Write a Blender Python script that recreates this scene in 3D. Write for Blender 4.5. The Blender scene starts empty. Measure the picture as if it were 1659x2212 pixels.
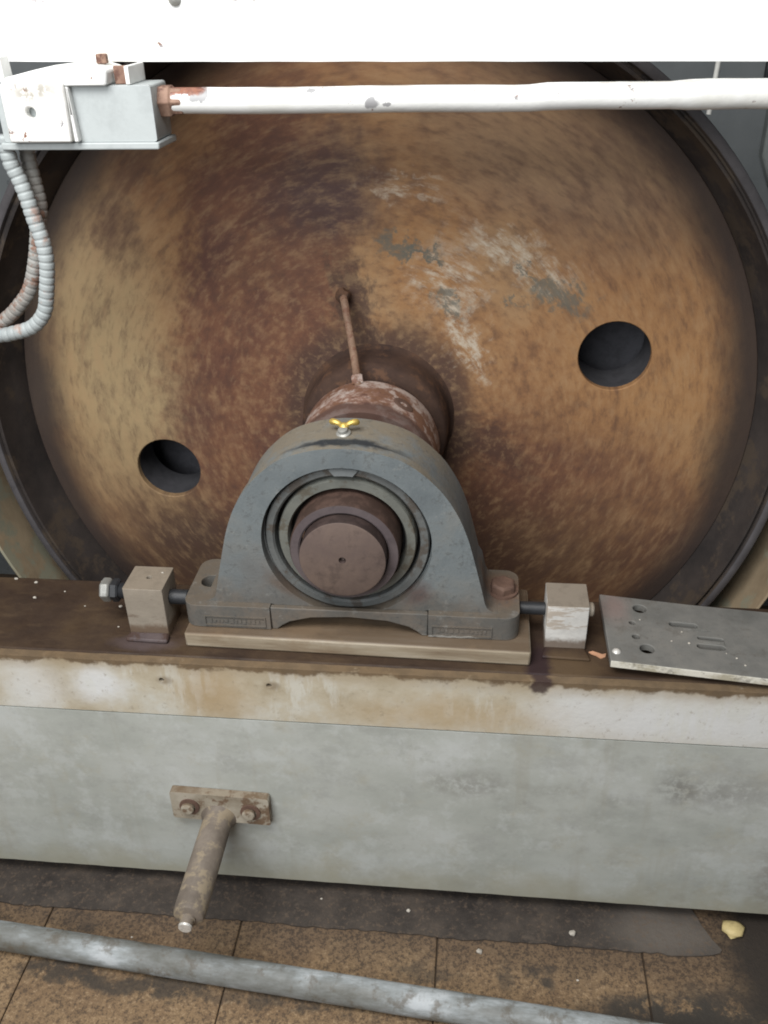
import bpy, bmesh, math, random
from mathutils import Vector, Matrix, noise as mnoise
random.seed(7)
R = math.radians
PI = math.pi
sc = bpy.context.scene
C = sc.collection

# ------------------------------------------------------------------ camera
cam_d = bpy.data.cameras.new('camera')
cam = bpy.data.objects.new('camera', cam_d); C.objects.link(cam)
pitch, yaw, roll = R(30.67), R(-6.443), R(-1.383)
fw = Vector((math.sin(yaw)*math.cos(pitch), math.cos(yaw)*math.cos(pitch), -math.sin(pitch)))
rt = Vector((math.cos(yaw), -math.sin(yaw), 0)); up = rt.cross(fw)
ri = rt*math.cos(roll) + up*math.sin(roll); uu = -rt*math.sin(roll) + up*math.cos(roll)
M = Matrix((ri, uu, -fw)).transposed().to_4x4(); M.translation = (0.145, -0.852, 0.574)
cam.matrix_world = M
cam_d.sensor_fit = 'VERTICAL'; cam_d.sensor_height = 24; cam_d.lens = 24*1982.24/2212
cam_d.clip_start = .02; cam_d.clip_end = 60
sc.camera = cam

# ------------------------------------------------------------------ light
w = bpy.data.worlds.new('World'); sc.world = w; w.use_nodes = True
bg = w.node_tree.nodes['Background']
bg.inputs[0].default_value = (.86, .93, 1, 1); bg.inputs[1].default_value = .08
def area(name, loc, target, sx, sy, power, col):
    d = bpy.data.lights.new(name, 'AREA'); d.shape = 'RECTANGLE'; d.size = sx; d.size_y = sy
    d.energy = power; d.color = col
    o = bpy.data.objects.new(name, d); C.objects.link(o); o.location = loc
    o.rotation_euler = (Vector(target)-Vector(loc)).to_track_quat('-Z', 'Y').to_euler()
area('overhead_fill', (-.30, -.72, 1.42), (0, .12, 0), 1.2, .7, 34, (1, .98, .95))  # unseen area light added overhead to overexpose the rail
area('window', (-.55, -1.75, .95), (0, .1, .1), 1.3, 1.0, 26, (.97, .99, 1))
sc.view_settings.view_transform = 'Standard'; sc.view_settings.look = 'None'
sc.view_settings.exposure = 0; sc.view_settings.gamma = 1
sc.cycles.use_denoising = True
sc.cycles.max_bounces = 6
sc.cycles.filter_width = 1.9

# ------------------------------------------------------------------ material helpers
class NT:
    def __init__(s, name):
        s.m = bpy.data.materials.new(name); s.m.use_nodes = True
        s.t = s.m.node_tree; s.b = s.t.nodes['Principled BSDF']
        g = s.n('ShaderNodeNewGeometry'); s.pos = g.outputs['Position']; s.nor = g.outputs['Normal']
    def n(s, t): return s.t.nodes.new(t)
    def put(s, sock, v):
        if isinstance(v, bpy.types.NodeSocket): s.t.links.new(v, sock)
        elif isinstance(v, (tuple, list)) and len(v) == 3 and sock.type == 'RGBA': sock.default_value = (*v, 1)
        else: sock.default_value = v
    def math(s, op, a, b=0., c=0., clamp=False):
        n = s.n('ShaderNodeMath'); n.operation = op; n.use_clamp = clamp
        s.put(n.inputs[0], a); s.put(n.inputs[1], b); s.put(n.inputs[2], c); return n.outputs[0]
    def vmath(s, op, a, b=(0,0,0)):
        n = s.n('ShaderNodeVectorMath'); n.operation = op; s.put(n.inputs[0], a); s.put(n.inputs[1], b); return n.outputs[0]
    def sep(s, v):
        n = s.n('ShaderNodeSeparateXYZ'); s.put(n.inputs[0], v); return n.outputs
    def comb(s, x, y, z):
        n = s.n('ShaderNodeCombineXYZ'); s.put(n.inputs[0], x); s.put(n.inputs[1], y); s.put(n.inputs[2], z); return n.outputs[0]
    def noise(s, scale, detail=5, rough=.6, vec=None, dist=0., col=False):
        n = s.n('ShaderNodeTexNoise'); s.put(n.inputs['Vector'], vec or s.pos)
        n.inputs['Scale'].default_value = scale; n.inputs['Detail'].default_value = detail
        n.inputs['Roughness'].default_value = rough; n.inputs['Distortion'].default_value = dist
        return n.outputs[1 if col else 0]
    def voro(s, scale, vec=None):
        n = s.n('ShaderNodeTexVoronoi'); s.put(n.inputs['Vector'], vec or s.pos); n.inputs['Scale'].default_value = scale
        return n.outputs[0]
    def ramp(s, f, *st):
        n = s.n('ShaderNodeValToRGB'); e = n.color_ramp.elements
        while len(e) < len(st): e.new(.5)
        for i, (p, c) in enumerate(st):
            e[i].position = p; e[i].color = (*c, 1) if isinstance(c, tuple) else (c, c, c, 1)
        s.put(n.inputs[0], f); return n.outputs[0]
    def step(s, f, a, b):
        n = s.n('ShaderNodeMapRange'); n.interpolation_type = 'SMOOTHSTEP'
        s.put(n.inputs['Value'], f); n.inputs['From Min'].default_value = a; n.inputs['From Max'].default_value = b
        return n.outputs[0]
    def mix(s, f, a, b, mode='MIX'):
        n = s.n('ShaderNodeMix'); n.data_type = 'RGBA'; n.blend_type = mode
        s.put(n.inputs[0], f); s.put(n.inputs[6], a); s.put(n.inputs[7], b); return n.outputs[2]
    def mul(s, a, b): return s.math('MULTIPLY', a, b, clamp=True)
    def stretch(s, x, y, z): return s.vmath('MULTIPLY', s.pos, (x, y, z))
    def warp(s, amount, scale):
        v = s.vmath('SUBTRACT', s.noise(scale, 4, .65, col=True), (.5, .5, .5))
        return s.vmath('ADD', s.pos, s.vmath('MULTIPLY', v, (amount,)*3))
    def blob(s, wp, a0, a1, c, r, rot=0., soft=.6):
        """soft ellipse in world coordinates a0,a1 (axis indices); wp = warped position"""
        o = s.sep(wp); dx = s.math('SUBTRACT', o[a0], c[0]); dy = s.math('SUBTRACT', o[a1], c[1])
        cs, sn = math.cos(rot), math.sin(rot)
        u = s.math('ADD', s.math('MULTIPLY', dx, cs/r[0]), s.math('MULTIPLY', dy, sn/r[0]))
        v = s.math('ADD', s.math('MULTIPLY', dx, -sn/r[1]), s.math('MULTIPLY', dy, cs/r[1]))
        d = s.math('SQRT', s.math('ADD', s.math('MULTIPLY', u, u), s.math('MULTIPLY', v, v)))
        return s.step(d, 1+soft*.5, 1-soft)
    def bump(s, h, strength=.3, dist=.002):
        n = s.n('ShaderNodeBump'); n.inputs['Strength'].default_value = strength; n.inputs['Distance'].default_value = dist
        s.put(n.inputs['Height'], h); s.put(s.b.inputs['Normal'], n.outputs[0])
    def out(s, col, rough=.6, metal=0., spec=.5):
        s.put(s.b.inputs['Base Color'], col); s.put(s.b.inputs['Roughness'], rough); s.put(s.b.inputs['Metallic'], metal)
        s.b.inputs['Specular IOR Level'].default_value = spec
        return s.m

def m_white(name, base=(.80, .81, .80), chip=.66, rustx=None, grime=None, band=False):
    n = NT(name)
    c = n.mix(n.step(n.noise(9, 4), .5, .75), base, (.70, .70, .66))
    f = n.noise(34, 5, .7)
    ch = n.step(f, chip, chip+.03)
    c = n.mix(ch, c, n.mix(n.step(n.noise(60), .45, .55), (.30, .29, .30), (.22, .10, .06)))
    up_ = n.step(n.sep(n.nor)[2], .3, .9)
    dirt = n.mul(up_, n.step(n.noise(60, 5, .7, n.stretch(.3, 1, 1)), .48, .62))
    c = n.mix(n.math('MULTIPLY', dirt, .55), c, (.38, .33, .27))
    if band:
        o = n.sep(n.pos); zz = n.math('ADD', o[2], n.math('MULTIPLY', o[0], .0123))
        g = n.mul(n.mul(n.step(zz, .5455, .5480), n.step(n.noise(60, 6, .78), .54, .62)), n.step(n.noise(7, 3), .42, .55))
        c = n.mix(n.math('MULTIPLY', g, .8), c, (.26, .22, .24))
    if grime:
        g = n.mul(n.blob(n.warp(.02, 40), 0, 2, grime[:2], grime[2:], 0, .9), n.step(n.noise(110, 5, .7), .38, .56))
        c = n.mix(n.math('MULTIPLY', g, .85), c, (.30, .27, .22))
    if rustx:
        wp = n.warp(.016, 60)
        for (x, z, rx, rz) in ((-.146, .4665, .010, .006), (.031, .459, .008, .007), (.047, .4575, .004, .003), (-.03, .470, .006, .003)):
            c = n.mix(n.blob(wp, 0, 2, (x, z), (rx, rz), 0, .25), c, (.33, .33, .34))
        wp = n.warp(.03, 40)
        for (x, z, rx, rz) in rustx:
            c = n.mix(n.blob(wp, 0, 2, (x, z), (rx, rz), 0, .3), c, n.mix(n.step(n.noise(120), .4, .6), (.26, .11, .07), (.15, .06, .045)))
    n.bump(n.math('SUBTRACT', n.noise(90, 4), n.math('MULTIPLY', ch, .6)), .25, .002)
    return n.out(c, .45)

def m_drum(name):
    n = NT(name)
    o = n.sep(n.pos); x, z = o[0], o[2]
    r = n.math('SQRT', n.math('ADD', n.math('MULTIPLY', x, x), n.math('MULTIPLY', z, z)))
    cx, sz = n.math('DIVIDE', x, r), n.math('DIVIDE', z, r)
    polar = n.comb(n.math('MULTIPLY', cx, .55), n.math('MULTIPLY', sz, .55), n.math('MULTIPLY', r, 3.2))     # streaks run round the wheel
    polar2 = n.comb(n.math('MULTIPLY', cx, 1.0), n.math('MULTIPLY', sz, 1.0), n.math('MULTIPLY', r, 3.0))
    wp0 = n.warp(.11, 7)
    wv = n.vmath('SUBTRACT', n.noise(16, 4, .65, polar2, col=True), (.5, .5, .5))
    wp = n.vmath('ADD', wp0, n.vmath('MULTIPLY', wv, (.09, .09, .09)))
    big = n.noise(4.2, 5, .62, wp0)
    c = n.ramp(big, (.28, (.150, .074, .042)), (.43, (.255, .128, .062)), (.56, (.335, .182, .084)), (.72, (.37, .240, .130)))
    # large worn and rusted areas, with shade painted low on the wheel
    B = lambda cc, rr, rot=0, soft=.8: n.blob(wp, 0, 2, cc, rr, rot, soft)
    K = lambda m, k: n.math('MULTIPLY', m, k)
    c = n.mix(K(B((-.395, .06), (.135, .29), .1), .9), c, (.40, .300, .165))
    c = n.mix(K(B((.40, .08), (.17, .22)), .75), c, (.375, .200, .085))
    c = n.mix(K(B((.22, .37), (.24, .11), -.4), .65), c, (.285, .195, .125))
    c = n.mix(K(B((.06, .22), (.08, .07)), .65), c, (.37, .190, .078))
    red = n.mix(n.step(n.noise(7, 4), .4, .62), (.110, .048, .037), (.175, .078, .047))
    red = n.mix(K(n.step(n.noise(11, 5, .7, wp), .42, .70), .5), red, (.24, .120, .060))
    c = n.mix(K(B((-.150, .22), (.125, .26), -.14, .22), .94), c, red)
    c = n.mix(K(B((-.23, -.06), (.10, .20), .15, .4), .88), c, red)
    c = n.mix(K(B((.23, -.10), (.21, .10), .1), .85), c, red)
    c = n.mix(K(B((.05, -.25), (.55, .14), 0, 1), .9), c, (.070, .038, .028))  # shade on the lower wheel, painted as a dark brown band
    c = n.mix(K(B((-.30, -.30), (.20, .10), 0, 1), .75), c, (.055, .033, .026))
    c = n.mix(K(B((-.065, .325), (.085, .07)), .9), c, (.080, .048, .047))
    c = n.mix(K(B((-.357, .269), (.036, .055)), .8), c, (.11, .060, .042))
    c = n.mix(K(B((-.30, .36), (.10, .03), .7), .5), c, (.11, .066, .05))
    c = n.mix(K(B((.182, -.049), (.085, .03), -.5), .75), c, (.068, .036, .030))
    c = n.mix(K(B((-.31, -.215), (.085, .06)), .7), c, (.06, .035, .028))
    # oil round the hub, then painted shadow along the grease tube
    rw = n.math('ADD', r, n.math('MULTIPLY', n.math('SUBTRACT', n.noise(9, 4), .5), .09))
    c = n.mix(K(n.step(rw, .172, .122), .88), c, (.070, .042, .034))
    c = n.mix(K(B((-.028, .17), (.026, .075), .15, .6), .85), c, (.07, .042, .034))  # grease tube's shadow painted on the web
    # rust streaks drawn out round the wheel
    st = n.noise(13, 6, .66, polar)
    c = n.mix(K(n.step(st, .46, .74), .50), c, (.095, .050, .037))
    c = n.mix(K(n.step(st, .52, .28), .34), c, (.40, .26, .14))
    fi = n.noise(46, 4, .62, n.comb(K(cx, .30), K(sz, .30), K(r, 2.6)))
    c = n.mix(K(n.step(fi, .48, .74), .46), c, (.085, .046, .036))
    c = n.mix(K(n.step(fi, .52, .28), .30), c, (.42, .275, .15))
    sp = n.noise(34, 5, .7)
    c = n.mix(K(n.step(sp, .55, .70), .18), c, (.12, .066, .05))
    # scraped pale and bare-metal marks
    fine = n.comb(K(cx, .22), K(sz, .22), K(r, 2.6))
    stm = n.step(n.noise(34, 6, .75, fine), .40, .66)
    for cc, rr, rot in (((.095, .205), (.045, .055), .2), ((.115, .140), (.03, .06), .35), ((.225, .222), (.06, .025), -.4), ((.036, .319), (.05, .016), -.2), ((.139, .098), (.022, .05), .5), ((.16, .255), (.06, .02), -.4)):
        c = n.mix(n.math('MULTIPLY', n.mul(B(cc, rr, rot), stm), .92), c, (.55, .48, .385))
    stg = n.step(n.noise(40, 5, .75, fine), .36, .52)
    for cc, rr, rot in (((.253, .186), (.055, .021), -.5), ((.041, .252), (.045, .013), -.25), ((.100, .172), (.028, .02), -.5), ((.205, .222), (.03, .006), -.5), ((.19, .185), (.02, .007), -.5), ((.065, .243), (.02, .007), -.3)):
        c = n.mix(n.math('MULTIPLY', n.mul(n.blob(wp, 0, 2, cc, rr, rot, .5), stg), .8), c, (.125, .125, .105))
    # outer margin, darker towards the rim
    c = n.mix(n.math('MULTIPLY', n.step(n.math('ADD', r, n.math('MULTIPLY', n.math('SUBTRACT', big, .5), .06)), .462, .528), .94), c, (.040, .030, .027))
    n.bump(n.math('ADD', n.noise(70, 6, .7), n.math('MULTIPLY', fi, .6)), .22, .003)
    return n.out(c, .72, 0, .35)

def m_rust(name, a, b, c3=None, scale=22, rough=.7, spec=.4, dust=None):
    n = NT(name)
    c = n.ramp(n.noise(scale, 6, .68), (.32, a), (.62, b))
    if c3: c = n.mix(n.step(n.noise(scale*1.7, 5, .7), .50, .60), c, c3)
    if dust:
        f = n.mul(n.step(n.sep(n.nor)[2], .25, .95), n.step(n.noise(26, 5, .7), .30, .60))
        c = n.mix(n.math('MULTIPLY', f, dust[1]), c, dust[0])
    n.bump(n.noise(scale*6, 5, .7), .25, .002)
    return n.out(c, rough, 0, spec)

def m_iron(name):
    n = NT(name)
    K = lambda m, k: n.math('MULTIPLY', m, k)
    c = n.ramp(n.noise(14, 6, .65), (.3, (.115, .134, .144)), (.5, (.160, .182, .190)), (.7, (.190, .196, .188)))
    c = n.mix(K(n.step(n.noise(5.5, 4, .6), .5, .68), .45), c, (.155, .140, .125))
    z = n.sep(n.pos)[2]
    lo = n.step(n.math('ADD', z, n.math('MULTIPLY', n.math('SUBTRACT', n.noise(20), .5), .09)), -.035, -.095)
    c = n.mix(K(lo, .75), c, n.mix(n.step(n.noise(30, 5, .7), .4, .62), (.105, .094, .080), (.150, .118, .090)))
    up_ = n.step(n.sep(n.nor)[2], .25, .85); hi = n.step(z, -.07, 0)
    dust = n.mix(hi, (.115, .092, .068), (.205, .170, .120))
    c = n.mix(K(n.mul(up_, n.step(n.noise(22, 5, .7), .30, .56)), .8), c, dust)
    wp = n.warp(.03, 30)
    c = n.mix(n.mul(n.blob(wp, 0, 1, (.0, .052), (.07, .011), 0, .5), n.mul(up_, hi)), c, (.030, .035, .040))
    c = n.mix(K(n.blob(wp, 0, 1, (.186, .08), (.03, .035), 0, .6), .8), c, (.15, .09, .06))
    # rusty weeping round the lower right of the bore
    rr = n.blob(wp, 0, 2, (.085, -.065), (.022, .012), .8, .8)
    c = n.mix(K(rr, .7), c, (.095, .060, .055))
    rr = n.blob(wp, 0, 2, (-.08, -.06), (.03, .010), -.8, .8)
    c = n.mix(K(rr, .6), c, (.115, .080, .060))
    rr = n.mul(n.blob(n.warp(.008, 60), 0, 2, (.125, -.1188), (.034, .0022), .02, .5), n.step(n.sep(n.nor)[1], -.5, -.8))
    c = n.mix(K(rr, .8), c, (.52, .50, .46))
    g = n.noise(110, 5, .75)
    c = n.mix(K(n.step(g, .52, .70), .55), c, (.070, .072, .072))
    c = n.mix(K(n.step(n.noise(75, 5, .75), .58, .70), .4), c, (.27, .27, .255))
    n.bump(n.math('ADD', g, n.noise(34, 4)), .28, .0025)
    return n.out(c, .6, .0, .4)

def m_beam(name):
    n = NT(name)
    c = n.ramp(n.noise(11, 5, .6, n.stretch(.6, 1, 1)), (.3, (.375, .395, .365)), (.5, (.445, .465, .435)), (.7, (.50, .52, .50)))
    c = n.mix(n.math('MULTIPLY', n.step(n.noise(17, 6, .7), .52, .7), .45), c, (.40, .38, .30))
    c = n.mix(n.math('MULTIPLY', n.step(n.noise(48, 6, .75), .55, .75), .35), c, (.27, .27, .25))
    c = n.mix(n.math('MULTIPLY', n.step(n.noise(26, 6, .75, n.stretch(.7, 1, 1)), .46, .68), .38), c, (.30, .305, .29))
    c = n.mix(n.math('MULTIPLY', n.step(n.noise(21, 6, .75), .50, .36), .30), c, (.60, .63, .63))
    wp = n.warp(.06, 16)
    for cc, rr, a, col in (((.144, -.318), (.06, .03), .5, (.20, .19, .17)), ((.25, -.325), (.05, .014), .28, (.2, .19, .17)), ((.41, -.300), (.03, .03), .7, (.19, .185, .175)), ((.335, -.335), (.022, .012), .35, (.2, .2, .18)),
                           ((.47, -.300), (.05, .03), .5, (.22, .215, .2)), ((.555, -.46), (.03, .08), .35, (.16, .11, .07)), ((.10, -.275), (.09, .03), .4, (.60, .62, .62))):
        m = n.mul(n.blob(wp, 0, 2, cc, rr, 0, .9), n.step(n.noise(70, 6, .75), .36, .56))
        c = n.mix(n.math('MULTIPLY', m, a), c, col)
    z = n.sep(n.pos)[2]
    lo = n.step(n.math('ADD', z, n.math('MULTIPLY', n.math('SUBTRACT', n.noise(14), .5), .10)), -.47, -.535)
    c = n.mix(n.math('MULTIPLY', lo, .55), c, (.34, .31, .21))
    run = n.step(n.noise(30, 4, .6, n.stretch(1, 1, .10)), .55, .72)
    c = n.mix(n.math('MULTIPLY', run, .22), c, (.30, .27, .20))
    n.bump(n.noise(60, 6, .7), .15, .002)
    return n.out(c, .5)

def m_strip(name):
    n = NT(name)
    c = n.ramp(n.noise(13, 6, .66), (.30, (.40, .34, .24)), (.48, (.50, .45, .35)), (.66, (.57, .56, .50)))
    wp = n.warp(.05, 22)
    runs = n.step(n.noise(42, 5, .65, n.stretch(1, 1, .22)), .47, .56)
    for cc, rr, a in (((-.312, -.185), (.035, .032), .95), ((.385, -.195), (.13, .045), .95), ((.27, -.19), (.06, .04), .7), ((-.40, -.19), (.05, .05), .6), ((.5, -.19), (.08, .05), .85)):
        c = n.mix(n.math('MULTIPLY', n.blob(wp, 0, 2, cc, rr, 0, .8), a), c, (.68, .69, .69))
    c = n.mix(n.math('MULTIPLY', n.mul(runs, n.step(n.noise(9), .48, .6)), .55), c, (.63, .63, .58))
    c = n.mix(n.math('MULTIPLY', n.blob(wp, 0, 2, (-.165, -.19), (.05, .05), 0, .9), .55), c, (.40, .27, .13))
    c = n.mix(n.math('MULTIPLY', n.blob(wp, 0, 2, (.12, -.205), (.14, .03), 0, .9), .5), c, (.44, .31, .16))
    c = n.mix(n.math('MULTIPLY', n.step(n.noise(85, 6, .75), .56, .70), .5), c, (.26, .21, .15))
    z = n.sep(n.pos)[2]
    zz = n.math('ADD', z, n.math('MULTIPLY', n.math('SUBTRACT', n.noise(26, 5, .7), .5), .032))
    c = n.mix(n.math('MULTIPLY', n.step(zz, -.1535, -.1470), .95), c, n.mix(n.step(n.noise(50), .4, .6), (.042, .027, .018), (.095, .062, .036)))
    c = n.mix(n.math('MULTIPLY', n.step(zz, -.168, -.150), .35), c, (.28, .19, .10))
    c = n.mix(n.math('MULTIPLY', n.blob(wp, 0, 2, (.229, -.150), (.016, .016), 0, .4), .9), c, (.045, .026, .026))
    for hx in (-.094, -.228): c = n.mix(n.math('MULTIPLY', n.blob(n.pos, 0, 2, (hx+.004, -.1715), (.011, .007), 0, .6), .6), c, (.20, .15, .10))
    n.bump(n.noise(70, 6, .7), .3, .002)
    return n.out(c, .6)

def m_deck(name):
    n = NT(name)
    c = n.ramp(n.noise(13, 6, .66, n.stretch(.7, 1, 1)), (.3, (.026, .016, .012)), (.5, (.048, .030, .020)), (.7, (.080, .052, .030)))
    c = n.mix(n.math('MULTIPLY', n.step(n.noise(60, 5, .7, n.stretch(.3, 1, 1)), .5, .7), .4), c, (.10, .066, .038))
    wp = n.warp(.03, 30)
    c = n.mix(n.math('MULTIPLY', n.blob(wp, 0, 1, (.255, .0), (.06, .03), 0, .7), .6), c, (.13, .085, .045))
    c = n.mix(n.math('MULTIPLY', n.blob(wp, 0, 1, (.229, .0), (.018, .05), 0, .5), .95), c, (.030, .017, .019))
    c = n.mix(n.math('MULTIPLY', n.blob(wp, 0, 1, (-.255, .012), (.045, .016), 0, .6), .7), c, (.10, .075, .075))
    n.bump(n.noise(80, 6, .7), .3, .002)
    return n.out(c, n.ramp(n.noise(25), (.35, .5), (.65, .8)), 0, .25)

def m_floor(name):
    n = NT(name)
    K = lambda m, k: n.math('MULTIPLY', m, k)
    sp = n.noise(210, 3, .75); md = n.noise(75, 5, .75)
    c = n.ramp(n.noise(8, 5, .6), (.3, (.165, .102, .056)), (.5, (.225, .145, .078)), (.7, (.275, .185, .100)))
    c = n.mix(K(n.step(md, .47, .66), .55), c, (.105, .066, .040))
    c = n.mix(K(n.step(sp, .50, .62), .75), c, (.062, .042, .028))
    c = n.mix(K(n.step(sp, .45, .33), .5), c, (.42, .31, .19))
    wp = n.warp(.07, 20)
    gate = n.step(n.noise(46, 5, .7), .33, .5)
    for cc, rr, a in (((.40, -.165), (.11, .040), .95), ((.26, -.115), (.018, .022), .9), ((.21, -.12), (.015, .02), .6), ((-.376, -.090), (.022, .022), .9), ((-.367, -.165), (.07, .02), .85), ((-.25, -.175), (.10, .016), .8), ((-.05, -.18), (.12, .014), .7),
                      ((.50, -.17), (.12, .06), .9), ((.10, -.125), (.05, .012), .6)):
        c = n.mix(K(n.mul(n.blob(wp, 0, 1, cc, rr, 0, .5), gate), a), c, (.040, .034, .028))
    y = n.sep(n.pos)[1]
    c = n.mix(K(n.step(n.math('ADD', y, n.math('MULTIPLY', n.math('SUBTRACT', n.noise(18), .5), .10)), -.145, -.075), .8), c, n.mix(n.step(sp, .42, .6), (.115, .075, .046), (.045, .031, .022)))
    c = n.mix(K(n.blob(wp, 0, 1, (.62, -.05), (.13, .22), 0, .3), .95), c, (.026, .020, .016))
    n.bump(n.math('ADD', sp, md), .45, .0015)
    return n.out(c, .72)

def m_pad(name):
    n = NT(name)
    c = n.ramp(n.noise(16, 6, .7), (.3, (.024, .019, .017)), (.5, (.046, .037, .031)), (.7, (.085, .066, .052)))
    wp = n.warp(.05, 22)
    c = n.mix(n.math('MULTIPLY', n.blob(wp, 0, 1, (.43, -.04), (.09, .05), 0, .9), .75), c, (.150, .130, .112))
    c = n.mix(n.math('MULTIPLY', n.step(n.noise(150, 4, .75), .52, .66), .6), c, (.13, .092, .064))
    c = n.mix(n.math('MULTIPLY', n.step(n.noise(40, 5, .75), .56, .68), .5), c, (.11, .085, .066))
    n.bump(n.noise(70, 6, .7), .5, .003)
    return n.out(c, .75)

def m_galv(name):
    n = NT(name)
    c = n.ramp(n.noise(24, 5, .66, n.stretch(.35, 1, 1)), (.36, (.130, .130, .115)), (.5, (.215, .225, .22)), (.58, (.31, .335, .345)), (.66, (.46, .49, .51)))
    c = n.mix(n.math('MULTIPLY', n.step(n.noise(40, 6, .7), .50, .66), .7), c, (.115, .095, .070))
    n.bump(n.noise(80, 5, .7), .5, .002)
    return n.out(c, n.ramp(n.noise(30), (.4, .55), (.6, .8)), .0)

def m_wall(name):
    n = NT(name)
    c = n.ramp(n.noise(6, 5, .6), (.3, (.13, .145, .152)), (.7, (.19, .205, .212)))
    c = n.mix(n.math('MULTIPLY', n.step(n.noise(16, 5, .75), .63, .68), .7), c, (.06, .065, .07))
    n.bump(n.noise(60, 5), .3, .003)
    return n.out(c, .8)

def m_plate(name):
    n = NT(name)
    c = n.ramp(n.noise(16, 6, .66), (.3, (.120, .120, .112)), (.5, (.165, .163, .152)), (.72, (.215, .205, .185)))
    wp = n.warp(.03, 25)
    c = n.mix(n.math('MULTIPLY', n.blob(wp, 0, 1, (.325, .10), (.02, .04), 0, .9), .5), c, (.26, .17, .15))
    fr = n.mul(n.step(n.sep(n.nor)[1], -.6, -.9), n.step(n.sep(n.pos)[1], .002, -.004))
    c = n.mix(fr, c, n.ramp(n.noise(26, 5, .7, n.stretch(.5, 1, 1)), (.38, (.42, .39, .30)), (.5, (.70, .68, .60))))
    c = n.mix(n.math('MULTIPLY', n.step(n.noise(120, 5, .75), .56, .7), .4), c, (.09, .085, .08))
    c = n.mix(n.math('MULTIPLY', n.step(n.noise(30, 6, .75), .52, .66), .5), c, (.115, .105, .09))
    n.bump(n.noise(90, 5, .7), .35, .0015)
    return n.out(c, .7, .0)

def m_turned(name, fa, fb, side):
    n = NT(name)
    c = n.ramp(n.noise(13, 6, .68), (.32, fa), (.64, fb))
    c = n.mix(n.math('MULTIPLY', n.step(n.noise(34, 5, .7), .50, .66), .5), c, tuple(v*.62 for v in fa))
    c = n.mix(n.step(n.sep(n.nor)[1], -.75, -.45), c, n.mix(n.step(n.noise(40, 5, .7), .4, .6), side, tuple(v*1.7 for v in side)))  # brown sides, with the shade of the bearing recess painted in
    n.bump(n.noise(90, 5, .7), .3, .0015)
    return n.out(c, .65, 0, .3)

def m_collar(name):
    n = NT(name)
    c = n.ramp(n.noise(36, 6, .72), (.36, (.115, .058, .043)), (.46, (.235, .135, .100)), (.56, (.42, .345, .31)))
    c = n.mix(n.step(n.noise(17, 5, .7), .50, .58), c, (.185, .095, .060))
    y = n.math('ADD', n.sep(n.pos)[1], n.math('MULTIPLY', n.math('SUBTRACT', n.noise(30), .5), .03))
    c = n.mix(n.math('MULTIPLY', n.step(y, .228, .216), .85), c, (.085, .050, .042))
    c = n.mix(n.math('MULTIPLY', n.step(n.noise(90, 5, .7), .55, .66), .5), c, (.10, .05, .04))
    n.bump(n.noise(110, 5, .7), .4, .002)
    return n.out(c, .75, 0, .3)

def m_block(name, face, top, scr):
    n = NT(name)
    c = n.mix(n.step(n.noise(20, 5, .7), .35, .65), face, tuple(v*.8 for v in face))
    sc_ = n.noise(34, 6, .72, n.stretch(.28, 1, 1.5))
    c = n.mix(n.math('MULTIPLY', n.step(sc_, .57, .63), .7), c, scr)
    z = n.math('ADD', n.sep(n.pos)[2], n.math('MULTIPLY', n.math('SUBTRACT', n.noise(60, 5, .7), .5), .02))
    c = n.mix(n.math('MULTIPLY', n.step(z, -.122, -.132), .85), c, (.12, .075, .045))
    t = n.mix(n.math('MULTIPLY', n.step(n.noise(60, 5, .7), .45, .65), .5), top, tuple(v*.7 for v in top))
    c = n.mix(n.step(n.sep(n.nor)[2], .5, .8), c, t)
    n.bump(n.math('ADD', sc_, n.noise(90, 4)), .3, .0015)
    return n.out(c, .6)

def m_sole(name):
    n = NT(name)
    c = n.ramp(n.noise(30, 6, .68, n.stretch(.14, 1, 1.6)), (.30, (.18, .13, .085)), (.5, (.33, .275, .20)), (.66, (.45, .40, .32)))
    c = n.mix(n.math('MULTIPLY', n.step(n.sep(n.nor)[2], .5, .9), .8), c, (.085, .052, .030))
    c = n.mix(n.math('MULTIPLY', n.step(n.noise(12, 5, .7), .5, .68), .4), c, (.22, .15, .09))
    n.bump(n.noise(60, 5, .7, n.stretch(.2, 1, 1.5)), .3, .002)
    return n.out(c, .6)

def m_plain(name, col, rough=.5, metal=0., scale=60, var=.25):
    n = NT(name)
    c = n.mix(n.math('MULTIPLY', n.step(n.noise(scale, 5, .7), .42, .66), 1.), col, tuple(v*(1-var) for v in col))
    n.bump(n.noise(scale*2, 4), .2, .0015)
    return n.out(c, rough, metal)

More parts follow.
